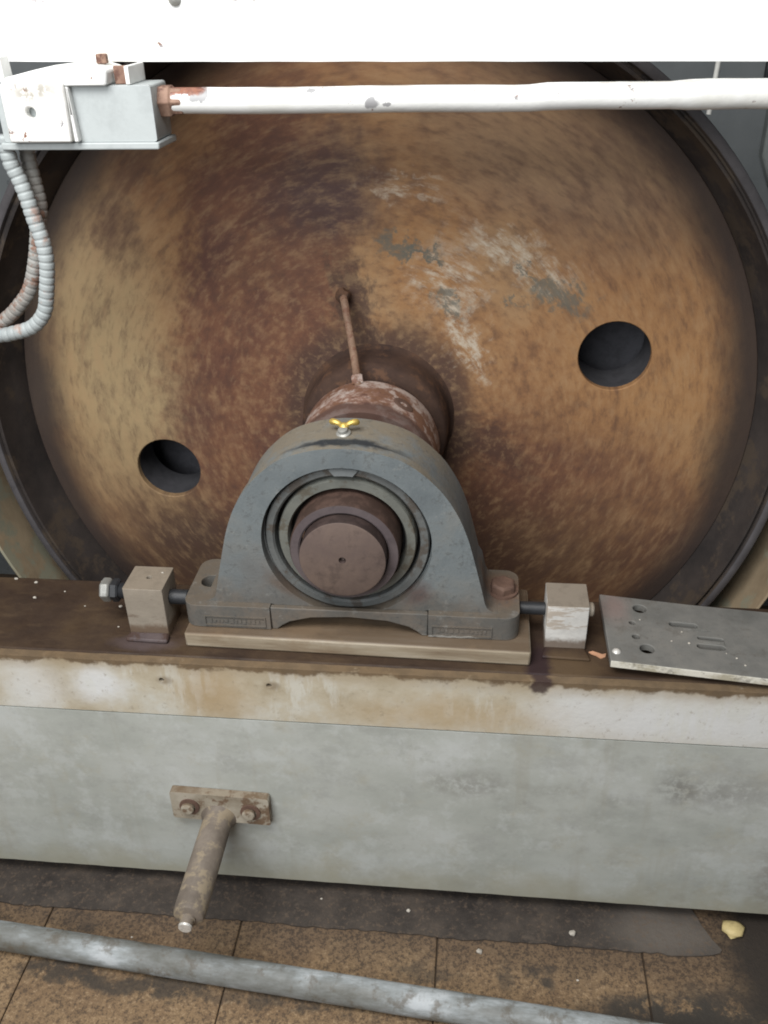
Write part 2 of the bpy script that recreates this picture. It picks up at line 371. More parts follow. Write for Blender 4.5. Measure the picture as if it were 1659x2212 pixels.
MT = dict(
    rail=m_white('white_rail_paint', chip=.74, band=True),
    pipe=m_white('white_pipe_paint', chip=.645, rustx=[(-.188, .471, .020, .010), (-.160, .4735, .020, .006), (-.183, .455, .006, .012)]),
    cast=m_white('white_switch_paint', (.82, .82, .80), chip=.59, grime=(-.305, .4745, .03, .009)),
    cap=m_white('white_cap_paint', chip=.72),
    greybox=m_plain('grey_box_paint', (.42, .455, .46), .5, 0, 30, .12),
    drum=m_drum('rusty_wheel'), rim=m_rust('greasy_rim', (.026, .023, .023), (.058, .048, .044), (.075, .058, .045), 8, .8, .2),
    rimedge=m_rust('dark_steel_rim', (.060, .056, .060), (.100, .093, .098), None, 16),
    hub=m_rust('oily_hub', (.040, .025, .021), (.085, .050, .036), (.11, .06, .038), 16, .85, .2),
    collar=m_collar('chalky_collar'), tubing=m_rust('brown_tube', (.13, .075, .05), (.25, .16, .11), (.17, .085, .055), 40),
    darkrust=m_rust('dark_rust', (.080, .046, .036), (.150, .090, .066), None, 40), dryrust=m_rust('dry_rust', (.16, .085, .06), (.30, .19, .14), (.12, .06, .045), 40),
    shaft=m_turned('brown_shaft_end', (.105, .077, .070), (.155, .112, .092), (.030, .020, .018)),
    sleeve=m_turned('purple_brown_sleeve', (.085, .068, .072), (.120, .097, .098), (.045, .027, .021)), weld=m_rust('purple_weld', (.075, .058, .060), (.115, .090, .090), (.070, .044, .037), 24, .6),
    iron=m_iron('grey_cast_iron'), ring=m_rust('bearing_ring', (.095, .102, .102), (.145, .152, .150), (.09, .08, .07), 26, .5),
    seal=m_rust('bearing_seal', (.125, .130, .118), (.165, .170, .152), (.11, .10, .08), 26, .42),
    lock=m_rust('lock_tab_steel', (.15, .165, .17), (.19, .205, .21), None, 26, .5),
    black=m_plain('black_steel', (.022, .024, .028), .5, 0, 60, .3),
    beam=m_beam('pale_beam_paint'), strip=m_strip('weathered_edge_paint'), deck=m_deck('oily_deck'),
    sole=m_sole('sanded_sole_plate'),
    block=m_block('beige_block_paint', (.34, .295, .24), (.24, .20, .155), (.15, .11, .08)),
    blockw=m_block('white_block_paint', (.68, .67, .64), (.24, .205, .165), (.36, .29, .22)),
    steel=m_plain('dull_bolt_steel', (.34, .34, .32), .45, .4), plate=m_plate('grey_drilled_plate'),
    dirt=m_rust('dirty_bracket', (.25, .21, .155), (.43, .39, .32), (.17, .115, .075), 26, .65, dust=((.15, .105, .065), .9)),
    rod=m_rust('grimy_rod', (.120, .098, .080), (.215, .180, .148), (.27, .22, .155), 20, .65),
    bright=m_plain('worn_bright_steel', (.72, .70, .66), .35, .3, 200, .3),
    brass=m_plain('brass', (.72, .52, .14), .35, .5, 120, .3),
    liner=m_plain('dark_liner', (.055, .055, .062), .7), inner=m_plain('wheel_inside', (.085, .085, .098), .8),
    floor=m_floor('speckled_tile'), grout=m_plain('dark_grout', (.075, .052, .034), .8), pad=m_pad('oil_soaked_mortar'),
    galv=m_galv('galvanised_pipe'), wall=m_wall('grey_wall'), panel=m_plain('grey_panel', (.24, .26, .255), .6, 0, 20, .2),
    trough=m_rust('brown_trough', (.25, .19, .125), (.42, .33, .22), (.32, .31, .23), 7, .6),
    conduit=m_rust('grey_flex_conduit', (.30, .33, .335), (.40, .435, .44), (.36, .27, .235), 12, .5),
    conduit2=m_rust('rusty_flex_conduit', (.20, .165, .145), (.31, .31, .295), (.23, .135, .10), 16, .55),
    chip=m_plain('yellow_chip', (.62, .50, .24), .6), leaf=m_plain('dry_scrap', (.50, .27, .16), .6), grit=m_plain('pale_grit', (.52, .48, .42), .7),
    white=m_plain('white_rod_paint', (.78, .78, .74), .45, 0, 60, .1),
)

# ------------------------------------------------------------------ mesh helpers (all in world coordinates)
def obj(name, bm, mat, parent=None, origin=None, bev=0., seg=2, ang=38):
    bmesh.ops.recalc_face_normals(bm, faces=bm.faces)
    if parent is not None:
        p, o = parent, Vector((0, 0, 0))
        while p is not None: o = o + p.location; p = p.parent
    elif origin is not None: o = Vector(origin)
    else:
        xs = [v.co for v in bm.verts]
        o = Vector(((min(v.x for v in xs)+max(v.x for v in xs))/2, (min(v.y for v in xs)+max(v.y for v in xs))/2, min(v.z for v in xs)))
    bmesh.ops.translate(bm, verts=bm.verts, vec=-o)
    me = bpy.data.meshes.new(name); bm.to_mesh(me); bm.free()
    me.materials.append(MT[mat])
    for p in me.polygons: p.use_smooth = True
    me.set_sharp_from_angle(angle=R(ang))
    ob = bpy.data.objects.new(name, me); C.objects.link(ob)
    if parent is not None: ob.parent = parent
    else: ob.location = o
    if bev:
        b = ob.modifiers.new('bevel', 'BEVEL'); b.width = bev; b.segments = seg; b.limit_method = 'ANGLE'; b.angle_limit = R(35)
    return ob
def tag(o, label, cat, group=None):
    o['label'] = label; o['category'] = cat
    if group: o['group'] = group
    return o
def thing(name, label, cat, loc, group=None):
    o = bpy.data.objects.new(name, None); C.objects.link(o); o.location = loc; o.empty_display_size = .05
    return tag(o, label, cat, group)
def struct(name, bm, mat, **k):
    o = obj(name, bm, mat, **k); o['kind'] = 'structure'; return o
def box(x0, x1, y0, y1, z0, z1, bm=None):
    bm = bm or bmesh.new()
    v = [bm.verts.new((x, y, z)) for x in (x0, x1) for y in (y0, y1) for z in (z0, z1)]
    for f in ((0,1,3,2),(4,6,7,5),(0,4,5,1),(2,3,7,6),(0,2,6,4),(1,5,7,3)): bm.faces.new([v[i] for i in f])
    return bm
def frame(d):
    d = Vector(d).normalized(); a = Vector((0, 0, 1)) if abs(d.z) < .9 else Vector((1, 0, 0))
    u = d.cross(a).normalized(); return d, u, d.cross(u)
def lathe(prof, c, axis, n=64, bm=None, a0=0, a1=2*PI, closed=False):
    """prof: (along axis, radius) list"""
    bm = bm or bmesh.new(); d, u, v = frame(axis); c = Vector(c); full = abs(a1-a0-2*PI) < 1e-6
    rings = []; m = n if full else n+1
    for (t, r) in prof:
        if r < 1e-6: rings.append([bm.verts.new(c+d*t)])
        else: rings.append([bm.verts.new(c+d*t+(u*math.cos(a0+(a1-a0)*i/n)+v*math.sin(a0+(a1-a0)*i/n))*r) for i in range(m)])
    prs = list(zip(rings, rings[1:]))
    if closed: prs.append((rings[-1], rings[0]))
    for A, B in prs:
        for i in range(n):
            j = (i+1) % m
            if len(A) == 1 and len(B) == 1: continue
            if len(A) == 1: bm.faces.new((A[0], B[i], B[j]))
            elif len(B) == 1: bm.faces.new((A[i], B[0], A[j]))
            else: bm.faces.new((A[i], B[i], B[j], A[j]))
    return bm
def cyl(c, axis, r, l, n=32, ch=0., bm=None):
    return lathe([(0, 0), (0, r-ch), (ch, r), (l-ch, r), (l, r-ch), (l, 0)] if ch else [(0, 0), (0, r), (l, r), (l, 0)], c, axis, n, bm)
def tube(pts, rad, n=16, bm=None, cap=True):
    bm = bm or bmesh.new(); P = [Vector(p) for p in pts]; rings = []
    d0, u, v = frame(P[1]-P[0])
    for i, p in enumerate(P):
        d = (P[min(i+1, len(P)-1)]-P[max(i-1, 0)]).normalized()
        u = (u-d*u.dot(d)).normalized(); v = d.cross(u); r = rad(i) if callable(rad) else rad
        rings.append([bm.verts.new(p+(u*math.cos(2*PI*k/n)+v*math.sin(2*PI*k/n))*r) for k in range(n)])
    for A, B in zip(rings, rings[1:]):
        for k in range(n): bm.faces.new((A[k], B[k], B[(k+1) % n], A[(k+1) % n]))
    if cap: bm.faces.new(rings[0][::-1]); bm.faces.new(rings[-1])
    return bm
def spline(P, m):
    P = [Vector(p) for p in P]; Q = [P[0]*2-P[1]]+P+[P[-1]*2-P[-2]]; out = []
    for i in range(1, len(Q)-2):
        for k in range(m):
            t = k/m; a, b, c, d = Q[i-1], Q[i], Q[i+1], Q[i+2]
            out.append(.5*((2*b)+(c-a)*t+(2*a-5*b+4*c-d)*t*t+(3*b-3*c+d-a)*t**3))
    out.append(P[-1]); return out
def resample(P, step):
    out = [P[0]]; acc = 0
    for a, b in zip(P, P[1:]):
        L = (b-a).length; t = step-acc
        while t <= L: out.append(a.lerp(b, t/L)); t += step
        acc = (acc+L) % step if L else acc
    return out
def sheet(outer, holes, fn, w0, w1, bm=None):
    """flat plate with through holes: 2-D loops filled, given thickness; fn(u, v, w) -> point"""
    bm = bm or bmesh.new(); tmp = bmesh.new(); loops = []; es = []
    for lp in [outer]+list(holes):
        vs = [tmp.verts.new((a, b, 0)) for a, b in lp]; loops.append(vs)
        es += [tmp.edges.new((vs[i], vs[(i+1) % len(vs)])) for i in range(len(vs))]
    bmesh.ops.triangle_fill(tmp, use_beauty=True, use_dissolve=False, edges=es)
    top = {v: bm.verts.new(fn(v.co.x, v.co.y, w0)) for v in tmp.verts}
    bot = {v: bm.verts.new(fn(v.co.x, v.co.y, w1)) for v in tmp.verts}
    for f in tmp.faces:
        bm.faces.new([top[v] for v in f.verts]); bm.faces.new([bot[v] for v in reversed(f.verts)])
    for vs in loops:
        for i in range(len(vs)):
            a, b = vs[i], vs[(i+1) % len(vs)]; bm.faces.new((top[a], top[b], bot[b], bot[a]))
    tmp.free(); return bm
def circ(cx, cy, r, n=48): return [(cx+r*math.cos(2*PI*i/n), cy+r*math.sin(2*PI*i/n)) for i in range(n)]
def slot(cx, cy, L, r, n=10, rot=0.):
    p = [(L/2-r+r*math.cos(-PI/2+PI*i/n), r*math.sin(-PI/2+PI*i/n)) for i in range(n+1)]+[(-L/2+r+r*math.cos(PI/2+PI*i/n), r*math.sin(PI/2+PI*i/n)) for i in range(n+1)]
    return [(cx+a*math.cos(rot)-b*math.sin(rot), cy+a*math.sin(rot)+b*math.cos(rot)) for a, b in p]
def rrect(x0, x1, y0, y1, r, n=6):
    p = []
    for cx, cy, a in ((x1-r, y1-r, 0), (x0+r, y1-r, PI/2), (x0+r, y0+r, PI), (x1-r, y0+r, 3*PI/2)):
        p += [(cx+r*math.cos(a+PI/2*i/n), cy+r*math.sin(a+PI/2*i/n)) for i in range(n+1)]
    return p
XZ = lambda u, v, w: (u, w, v)      # plate standing in the X-Z plane, thickness along Y
XY = lambda u, v, w: (u, v, w)
def hexbolt(c, axis, r, l, bm=None): return lathe([(0, 0), (0, r*.86), (.12*r, r), (l-.15*r, r), (l, r*.85), (l, 0)], c, axis, 6, bm)
def rock(c, r, bm=None, flat=.6):
    bm = bm or bmesh.new(); t = bmesh.new(); bmesh.ops.create_icosphere(t, subdivisions=2, radius=1); s = random.random()*50
    m = {}
    for v in t.verts:
        k = 1+.45*mnoise.noise(v.co*1.6+Vector((s, s, s))); m[v] = bm.verts.new((c[0]+v.co.x*r*k, c[1]+v.co.y*r*k*.8, c[2]+v.co.z*r*k*flat))
    for f in t.faces: bm.faces.new([m[v] for v in f.verts])
    t.free(); return bm

ZD, YF, ZS, ZB, ZP, ZF = -.1425, -.0227, -.2291, -.530, -.5575, -.560

# ------------------------------------------------------------------ setting
bm = bmesh.new()
box(-1.25, 1.25, -1.3, .15, ZF-.06, ZF-.004, bm)
box(-1.25, 1.25, .15, 1.2, -.95, -.9, bm)
floor = struct('floor', bm, 'grout', origin=(0, -.3, ZF))
P0, J = .272, .0009
tile_me = None
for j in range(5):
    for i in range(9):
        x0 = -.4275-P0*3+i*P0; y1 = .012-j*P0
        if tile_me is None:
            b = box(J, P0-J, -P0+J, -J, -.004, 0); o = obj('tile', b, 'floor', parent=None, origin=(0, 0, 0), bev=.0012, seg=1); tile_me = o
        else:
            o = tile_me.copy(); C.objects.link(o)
        o.parent = floor; o.location = Vector((x0, y1, ZF))-floor.location
out = [(-1.2, .12)]
k = -1.2
while k < .455:
    out.append((k, -.0735+.0025*mnoise.noise((k*9, .3, 0))+.0030*mnoise.noise((k*90, 1.3, 0)))); k += .006
out += [(.466, -.0722), (.479, -.0700), (.490, -.0665), (.4935, -.0615), (.488, -.0535), (.4835, -.0470), (.478, -.0350), (.4735, -.0270), (.470, -.0150), (.464, .0), (.46, .12)]
struct('foundation_pad', sheet(out, [], XY, ZF+.0005, ZP), 'pad', origin=(-.3, 0, ZF))
struct('wall', box(-1.4, 1.6, 1.2, 1.3, -.95, 1.6), 'wall')
tag(obj('wall_panel', sheet([(.700, .95), (.700, .232), (.728, .168), (1.15, .168), (1.15, .95)], [], XZ, 1.165, 1.199), 'panel', bev=.004), 'grey wall panel with a cut corner at the far upper right', 'panel')
tag(obj('hanging_rod', tube([(.5235, .86, .55), (.520, .86, .44), (.5165, .86, .351)], lambda i: .0042, 10), 'white', bev=0), 'thin white upright rod behind the white pipe at upper right', 'rod')
t = thing('wall_clip', 'small dark clip with white tip high on the far wall', 'clip', (.70, 1.15, .40))
obj('clip_plate', box(.675, .73, 1.15, 1.166, .36, .405), 'black', t, bev=.002)
obj('clip_tip', box(.688, .695, 1.138, 1.149, .385, .44), 'white', t, bev=.001)

# ------------------------------------------------------------------ support beam
bt = thing('support_beam', 'pale grey painted steel beam with oily brown top carrying the bearing', 'beam', (0, .06, ZB))
obj('deck_plate', box(-1.2, 1.2, YF+.012, .140, ZD-.02, ZD), 'deck', bt, bev=.003)
prof = sheet([(-1.2, ZS+.0012), (1.2, ZS+.0012), (1.2, ZD-.0010)]+[(1.2-k*.02, ZD-.0012+.0009*mnoise.noise((k*.9, 0, 0))) for k in range(1, 120)]+[(-1.2, ZD-.0010)],
             [circ(-.228, -.1712, .0034, 12), circ(-.094, -.1712, .0034, 12)], XZ, YF, YF+.0118)
obj('edge_bar', prof, 'strip', bt, bev=.003, seg=3)
obj('hole_backing', box(-.3, -.05, YF+.012, YF+.016, ZS+.01, ZD-.0205), 'black', bt)
lower = [(1.2-k*.02, ZB+.0012*mnoise.noise((k*.7, 4, 0))) for k in range(121)]
obj('face_plate', sheet([(-1.2, ZS-.0012), (1.2, ZS-.0012)]+lower, [], XZ, YF+.0004, YF+.016), 'beam', bt, bev=.0015)
obj('bottom_flange', box(-1.2, 1.2, YF+.017, .13, ZB-.02, ZB-.004), 'black', bt)
obj('back_plate', box(-1.2, 1.2, .12, .137, ZB-.004, ZD-.021), 'beam', bt)

tag(obj('sole_plate', sheet([(-.2025, .008), (.2185, .002), (.2185, .131), (-.2025, .131)], [slot(-.176, .074, .034, .0115), slot(.176, .074, .034, .0115)], XY, ZD+.0002, -.1212), 'sole', bev=.003), 'flat worn steel plate between the bearing and the oily beam top', 'plate')

# ------------------------------------------------------------------ pillow block bearing
pb = thing('pillow_block_bearing', 'grey cast iron pillow block bearing carrying the wheel shaft', 'bearing', (0, .07, -.121))
half = [(.05, -.1010), (.0955, -.0884), (.1785, -.0885), (.170, -.0860), (.1635, -.078), (.158, -.055), (.1475, -.012), (.139, .018), (.1265, .048), (.106, .0785), (.074, .1065), (.037, .1205)]
def smooth_closed(h):
    pts = [Vector((-a, b, 0)) for a, b in h]+[Vector((0, .1245, 0))]+[Vector((a, b, 0)) for a, b in reversed(h)]
    k = 2; q = spline(pts[k:-k], 5); return [(p.x, p.y) for p in pts[:k]+q+pts[-k:]]
front = smooth_closed(half)
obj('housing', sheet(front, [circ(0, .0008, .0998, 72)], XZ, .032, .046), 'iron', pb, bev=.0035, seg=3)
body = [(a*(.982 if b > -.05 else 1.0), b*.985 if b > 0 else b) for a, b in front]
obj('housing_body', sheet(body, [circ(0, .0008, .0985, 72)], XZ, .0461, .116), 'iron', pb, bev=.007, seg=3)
for s in (-1, 1):
    o = rrect(.096, .2045, .022, .124, .017); o = [(a, b) if a > .12 else (.096, b) for a, b in o]
    o = [(s*a, b) for a, b in o]
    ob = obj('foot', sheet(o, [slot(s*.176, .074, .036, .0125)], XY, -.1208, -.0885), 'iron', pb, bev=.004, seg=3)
    if s < 0: ob['label'] = 'left foot with an open dark bolt slot'
nb = [(-.0955, -.1208), (-.088, -.1208), (-.083, -.116), (-.072, -.109), (-.045, -.1015), (0, -.0985), (.045, -.1015), (.072, -.109), (.083, -.116), (.088, -.1208), (.0955, -.1208), (.0955, -.0885), (-.0955, -.0885)]
obj('bridge', sheet([(a, b if b < -.09 else -.0890) for a, b in nb], [], XZ, .0242, .0318), 'iron', pb, bev=.0012)
nb2 = [(a, b) if b < -.09 else (a, -.1014) for a, b in nb]
nb2 = [(a, min(b, -.1035)) for a, b in nb2[:-2]]+nb2[-2:]
obj('bridge_web', sheet(nb2, [], XZ, .0465, .1238), 'iron', pb)
for s in (-1, 1):
    x0, x1 = (-.178, -.102) if s < 0 else (.100, .172)
    b = bmesh.new(); yy = .0205
    for bx in ((x0, x1, -.1170, -.1158), (x0, x1, -.1042, -.1030), (x0, x0+.0012, -.1158, -.1042), (x1-.0012, x1, -.1158, -.1042)): box(bx[0], bx[1], yy, .0222, bx[2], bx[3], b)
    k = x0+.006
    while k < x1-.008:
        wd = random.uniform(.002, .005); box(k, k+wd, yy+.0006, .0222, -.1135+random.uniform(0, .002), -.1075+random.uniform(-.002, .001), b); k += wd+random.uniform(.0015, .003)
    obj('nameplate', b, 'iron', pb)
obj('outer_ring', lathe([(.060, .0968), (.0420, .0965), (.0400, .0950), (.0395, .0880), (.0420, .0858), (.066, .0853)], (0, .0, .0008), (0, 1, 0), 80), 'ring', pb)
a = .17
lk = [(.0968*math.sin(-a*1.05+k*a*2.1/8), .0008+.0965*math.cos(-a*1.05+k*a*2.1/8)) for k in range(9)]+[(.0870*math.sin(a*.72-k*a*1.44/8), .0008+.0870*math.cos(a*.72-k*a*1.44/8)) for k in range(9)]
obj('lock_tab', sheet(lk, [], XZ, .0362, .0394), 'lock', pb, bev=.0006, seg=1)
obj('seal_ring', lathe([(.064, .0815), (.0440, .0812), (.0415, .0798), (.0415, .0705), (.0455, .0685), (.064, .0683)], (0, 0, 0), (0, 1, 0), 80), 'seal', pb)
obj('ring_backing', lathe([(.068, .1044), (.067, .06)], (0, 0, 0), (0, 1, 0), 64), 'black', pb)
obj('locking_sleeve', lathe([(.064, .0635), (.018, .0635), (.0155, .0622), (.0150, .0535), (.0165, .0515), (.03, .0512)], (0, 0, 0), (0, 1, 0), 72), 'sleeve', pb)
g = obj('grease_fitting', lathe([(0, 0), (0, .0085), (.004, .0085), (.0055, .006), (.009, .0055), (.011, .0)], (-.003, .074, .1205), (-.1, -.25, 1), 16), 'steel', pb)
b = bmesh.new()
for s in (-1, 1):
    P = [(-.003, .078, .1285), (-.003+s*.006, .078, .1335), (-.003+s*.0125, .080, .1350), (-.003+s*.0145, .083, .1325), (-.003+s*.0095, .0845, .1300)]
    tube(spline(P, 5), lambda i: .0021+.0012*math.sin(min(i/20, 1)*PI), 8, b)
lathe([(0, 0), (0, .005), (.003, .0055), (.006, .003), (.007, 0)], (-.003, .078, .1275), (0, 0, 1), 12, b)
obj('brass_wing', b, 'brass', g)
fb = obj('foot_bolt', hexbolt((.184, .078, -.0885), (.05, 0, 1), .0165, .014), 'darkrust', pb, bev=.002)
obj('washer', lathe([(0, 0), (0, .0195), (.003, .0195), (.003, 0)], (.184, .078, -.0884), (0, 0, 1), 24), 'darkrust', fb)

# ------------------------------------------------------------------ wheel with hub, collar and shaft
L = .388
dr = thing('flywheel', 'large rust brown steel wheel with two round holes behind the bearing', 'wheel', (0, .40, -.575))
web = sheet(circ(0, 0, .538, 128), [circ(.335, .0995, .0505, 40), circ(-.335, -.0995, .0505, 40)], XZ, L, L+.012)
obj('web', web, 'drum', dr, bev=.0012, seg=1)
for s in (-1, 1): obj('hole_liner', lathe([(L+.0125, .0560), (L+.0125, .0508), (L+.075, .0508), (L+.075, .0560)], (s*.335, 0, s*.0995), (0, 1, 0), 40), 'liner', dr)
obj('rim', lathe([(L+.020, .5375), (L-.004, .5385), (L-.022, .5460), (L-.045, .5520), (.330, .5545), (.322, .5560), (.3215, .5585), (.3225, .5600), (.327, .5612), (.327, .5640), (.3225, .5652), (.3215, .5665), (.3215, .5740), (.324, .5770), (.335, .5775), (.80, .5775), (.80, .5385), (.45, .5380)],
                 (0, 0, 0), (0, 1, 0), 160), 'rim', dr)
obj('rim_edge', lathe([(.3275, .5655), (.3205, .5660), (.3195, .5675), (.3195, .5735), (.3215, .5768), (.3270, .5778)], (0, 0, 0), (0, 1, 0), 160), 'rimedge', dr)
obj('back_disc', lathe([(.52, 0), (.52, .5384)], (0, 0, 0), (0, 1, 0), 96), 'inner', dr)
obj('hub', lathe([(L-.0002, .113), (L-.004, .1085), (L-.012, .1065), (L-.030, .106), (.332, .1045), (.326, .100), (.322, .086), (.292, .0845), (.2915, .05)], (0, 0, 0), (0, 1, 0), 72), 'hub', dr)
prof = [(.2955, .0842), (.2955, .0925), (.2930, .0955), (.2900, .0962), (.205, .0960), (.2005, .0945), (.1985, .092), (.1985, .05)]
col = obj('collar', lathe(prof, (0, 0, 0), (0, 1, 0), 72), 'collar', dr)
ax = Vector((.52, 0, .854)).normalized(); c0 = Vector((0, .248, 0))+ax*.0952
obj('set_screw', lathe([(-.004, .0), (-.004, .005), (.0015, .0055), (.0018, .0125), (.0005, .0145), (-.002, .0150)], c0, ax, 28), 'darkrust', col)
obj('shaft', lathe([(.70, .05), (.0028, .05), (.0008, .0492), (0, .0475), (0, .0042), (.004, .0025), (.0075, 0)], (0, 0, 0), (0, 1, 0), 72), 'shaft', dr)
gp = spline([(-.013, .283, .092), (-.0155, .288, .100), (-.022, .314, .118), (-.032, .345, .150), (-.037, .356, .172), (-.0395, .362, .181), (-.043, .374, .187), (-.046, .392, .188)], 6)
gt = obj('grease_tube', tube(gp, .0055, 12), 'tubing', dr)
obj('union_nut', lathe([(-.004, .004), (-.004, .0085), (.006, .0085), (.008, .006)], (-.0152, .288, .0985), (-.15, .3, .9), 6), 'collar', gt)
obj('elbow_fitting', rock((-.043, .374, .1865), .0105, None, 1.0), 'hub', gt)

tag(obj('guard_trough', lathe([(.278, .612), (.276, .6145), (.278, .617), (.75, .640), (.75, .635)], (0, 0, 0), (0, 1, 0), 80, None, R(4), R(176), True), 'trough', origin=(0, .5, -.6)), 'curved brown sheet metal trough round the underside of the wheel', 'guard')

# ------------------------------------------------------------------ jacking blocks
def jblock(x0, x1, y0, y1, z1, mat, label, hole=None):
    t = thing('jacking_block', label, 'block', ((x0+x1)/2, (y0+y1)/2, ZD), 'square jacking blocks either side of the bearing')
    obj('block_body', sheet(rrect(x0, x1, y0, y1, .0015, 2), [circ(*hole, .0035, 12)] if hole else [], XY, ZD+.0002, z1), mat, t, bev=.0016)
    return t
t = jblock(-.2785, -.2285, .0255, .0755, -.0712, 'block', 'beige square block with a long bolt, left of the bearing foot', (-.2525, .052))
obj('weld_bead', sheet([(-.281, .012), (-.226, .010), (-.2275, .0253), (-.2795, .0253)], [], XY, ZD+.0002, ZD+.006), 'weld', t, bev=.004, seg=3)
jb = obj('jack_bolt', hexbolt((-.3155, .050, -.0915), (1, 0, 0), .0155, .0125), 'steel', t, bev=.001)
b = cyl((-.303, .050, -.0915), (1, 0, 0), .0098, .0243, 24)
for k in range(9): lathe([(k*.0026, .0098), (k*.0026+.0013, .0108), (k*.0026+.0026, .0098)], (-.3028, .050, -.0915), (1, 0, 0), 24, b)
obj('lock_nut', hexbolt((-.3025, .050, -.0915), (1, 0, 0), .0150, .0105), 'black', jb)
obj('thread', b, 'black', jb)
obj('bolt_tip', cyl((-.2284, .050, -.0975), (1, 0, 0), .0095, .0235, 24, .001), 'black', jb)
t = jblock(.2365, .2855, .0365, .0855, -.0782, 'blockw', 'white front square block right of the bearing, beside the drilled plate')
obj('weld_bead', sheet([(.232, .018), (.290, .016), (.2855, .0363), (.236, .0363)], [], XY, ZD+.0002, ZD+.004), 'deck', t, bev=.003, seg=3)
jb = obj('jack_bolt', cyl((.2856, .052, -.0915), (1, 0, 0), .0085, .007, 24, .0015), 'block', t)
obj('bolt_tip', cyl((.205, .062, -.1005), (1, 0, 0), .008, .0314, 24, .001), 'black', jb)

# ------------------------------------------------------------------ drilled plate on the right
def PLT(u, v, w): return (u, v, -.1195-.060*(u-.31)*.5+w)       # sags a little to the right
po = [(.309, -.0075), (.66, -.033), (.66, .10), (.42, .1135), (.309, .1235)]
hs = [circ(.356, .098, .0083, 20), circ(.354, .019, .0085, 20), circ(.343, .068, .0038, 14), circ(.344, .041, .0046, 14), slot(.4045, .070, .034, .0042, 8, -.03), slot(.430, .0305, .033, .0045, 8, -.05), slot(.432, .0460, .030, .0028, 8, -.05)]
pl = tag(obj('drilled_plate', sheet(po, hs, PLT, -.0100, 0), 'plate', origin=(.45, .05, -.14), bev=.0010), 'loose grey steel plate with round holes and slots on the beam end', 'plate')
obj('rivet', lathe([(0, .0052), (.0018, .0042), (.003, .002), (.0033, 0)], PLT(.3175, .010, 0), (0, 0, 1), 16), 'bright', pl)
for (u0, v0, l_, r_) in ((.4045, .0712, .020, 0), (.417, .0572, .034, -.05), (.432, .0335, .019, 0)):
    b = box(-l_/2, l_/2, -.0003, .0004, 0, .0006); bmesh.ops.rotate(b, verts=b.verts, cent=(0, 0, 0), matrix=Matrix.Rotation(-.05, 3, 'Z')); bmesh.ops.translate(b, verts=b.verts, vec=PLT(u0, v0+.0042, .0001))
    obj('burr', b, 'steel', pl)
tag(obj('shim_plate', sheet([(.316, .012), (.60, -.005), (.60, .118), (.412, .118), (.412, .1275), (.316, .1275)], [], XY, ZD+.0002, -.1388+.0), 'deck', bev=.001), 'thin shim under the drilled plate, peeping out at its back', 'shim')

# ------------------------------------------------------------------ bracket with rod on the beam face
tb = thing('rod_bracket', 'dirty two-bolt bracket with a projecting rod on the beam face', 'bracket', (-.176, YF, -.40))
y0 = YF-.012
def TPL(u, v, w): return (u, w, v-.028*(u+.175))
obj('bracket_plate', sheet(rrect(-.2415, -.1090, -.4045, -.3555, .004, 4), [], TPL, y0, YF-.0002), 'dirt', tb, bev=.002)
for bx, bz in ((-.2185, -.3795), (-.1365, -.3835)):
    o = obj('bolt', lathe([(0, .0), (0, .0085), (.0055, .0088), (.0075, .0070), (.008, 0)], (bx, y0, bz), (0, -1, 0), 14), 'dirt', tb)
    obj('washer', lathe([(0, .0135), (.0020, .0135), (.0024, .0085)], (bx+.002, y0, bz+.001), (0, -1, 0), 24), 'darkrust', o)
rp = Vector((-.1795, y0, -.3985)); d = Vector((.0, -1, -.03)).normalized()
b = lathe([(-.001, .0), (-.001, .0245), (.004, .0215), (.009, .0196), (.140, .0198), (.1455, .0180), (.148, .0135), (.148, 0)], rp, d, 40)
rd = obj('rod', b, 'rod', tb)
st = obj('stud', lathe([(.1478, .0098), (.150, .0098), (.151, .0082), (.160, .0082), (.161, .0074), (.161, .0)], rp, d, 20), 'rod', rd)
obj('stud_face', lathe([(.1612, .0), (.1612, .0078), (.1585, .0086)], rp+Vector((0, 0, .0002)), d, 16), 'bright', st)

# ------------------------------------------------------------------ floor pipe and litter
pa, pc = Vector((-.473, -.134, ZF+.0185)), Vector((.302, -.193, ZF+.0185)); dd = (pc-pa).normalized()
pp = [pa-dd*.6+dd*(2.0*i/60)+Vector((0, 0, .0004*mnoise.noise((i*.5, 0, 0)))) for i in range(61)]
tag(obj('floor_pipe', tube(pp, .0182, 28), 'galv'), 'worn galvanised pipe lying across the tiles in front of the beam', 'pipe')
tag(obj('paint_chip', rock((.514, -.031, ZF+.006), .016, None, .35), 'chip', ang=85), 'pale yellow chip in the dark gap at lower right', 'chip')
b = sheet([(.289, .0310), (.292, .0285), (.298, .0260), (.303, .0225), (.3085, .0250), (.3095, .0300), (.305, .0285), (.301, .0300), (.294, .0325)], [], lambda u, v, w: (u, v, ZD+.0008+w+.25*(v-.026)), .0, .0012)
tag(obj('dry_scrap', b, 'leaf'), 'orange folded scrap between the white block and the drilled plate', 'scrap')
b = bmesh.new()
for x, y, r in ((-.480, .134, .0026), (-.448, .127, .0026), (-.435, .093, .0024), (-.329, .102, .0018), (-.312, .082, .0026), (-.357, .136, .002), (-.40, .11, .0013), (-.36, .08, .0012), (-.30, .04, .0012), (-.24, .016, .0012), (.262, .02, .0015)): rock((x, y, ZD+r*.5), r, b)
for x, y, r in ((.074, -.039, .003), (.298, -.055, .0048), (-.05, -.03, .0018)): rock((x, y, ZP+r*.5), r, b)
for x, y, r in ((.173, -.091, .0042), (.30, -.12, .0018), (-.2, -.13, .0018), (-.30, -.11, .0016)): rock((x, y, ZF+r*.5), r, b)
rock((-.2385, .062, -.0706), .0018, b)
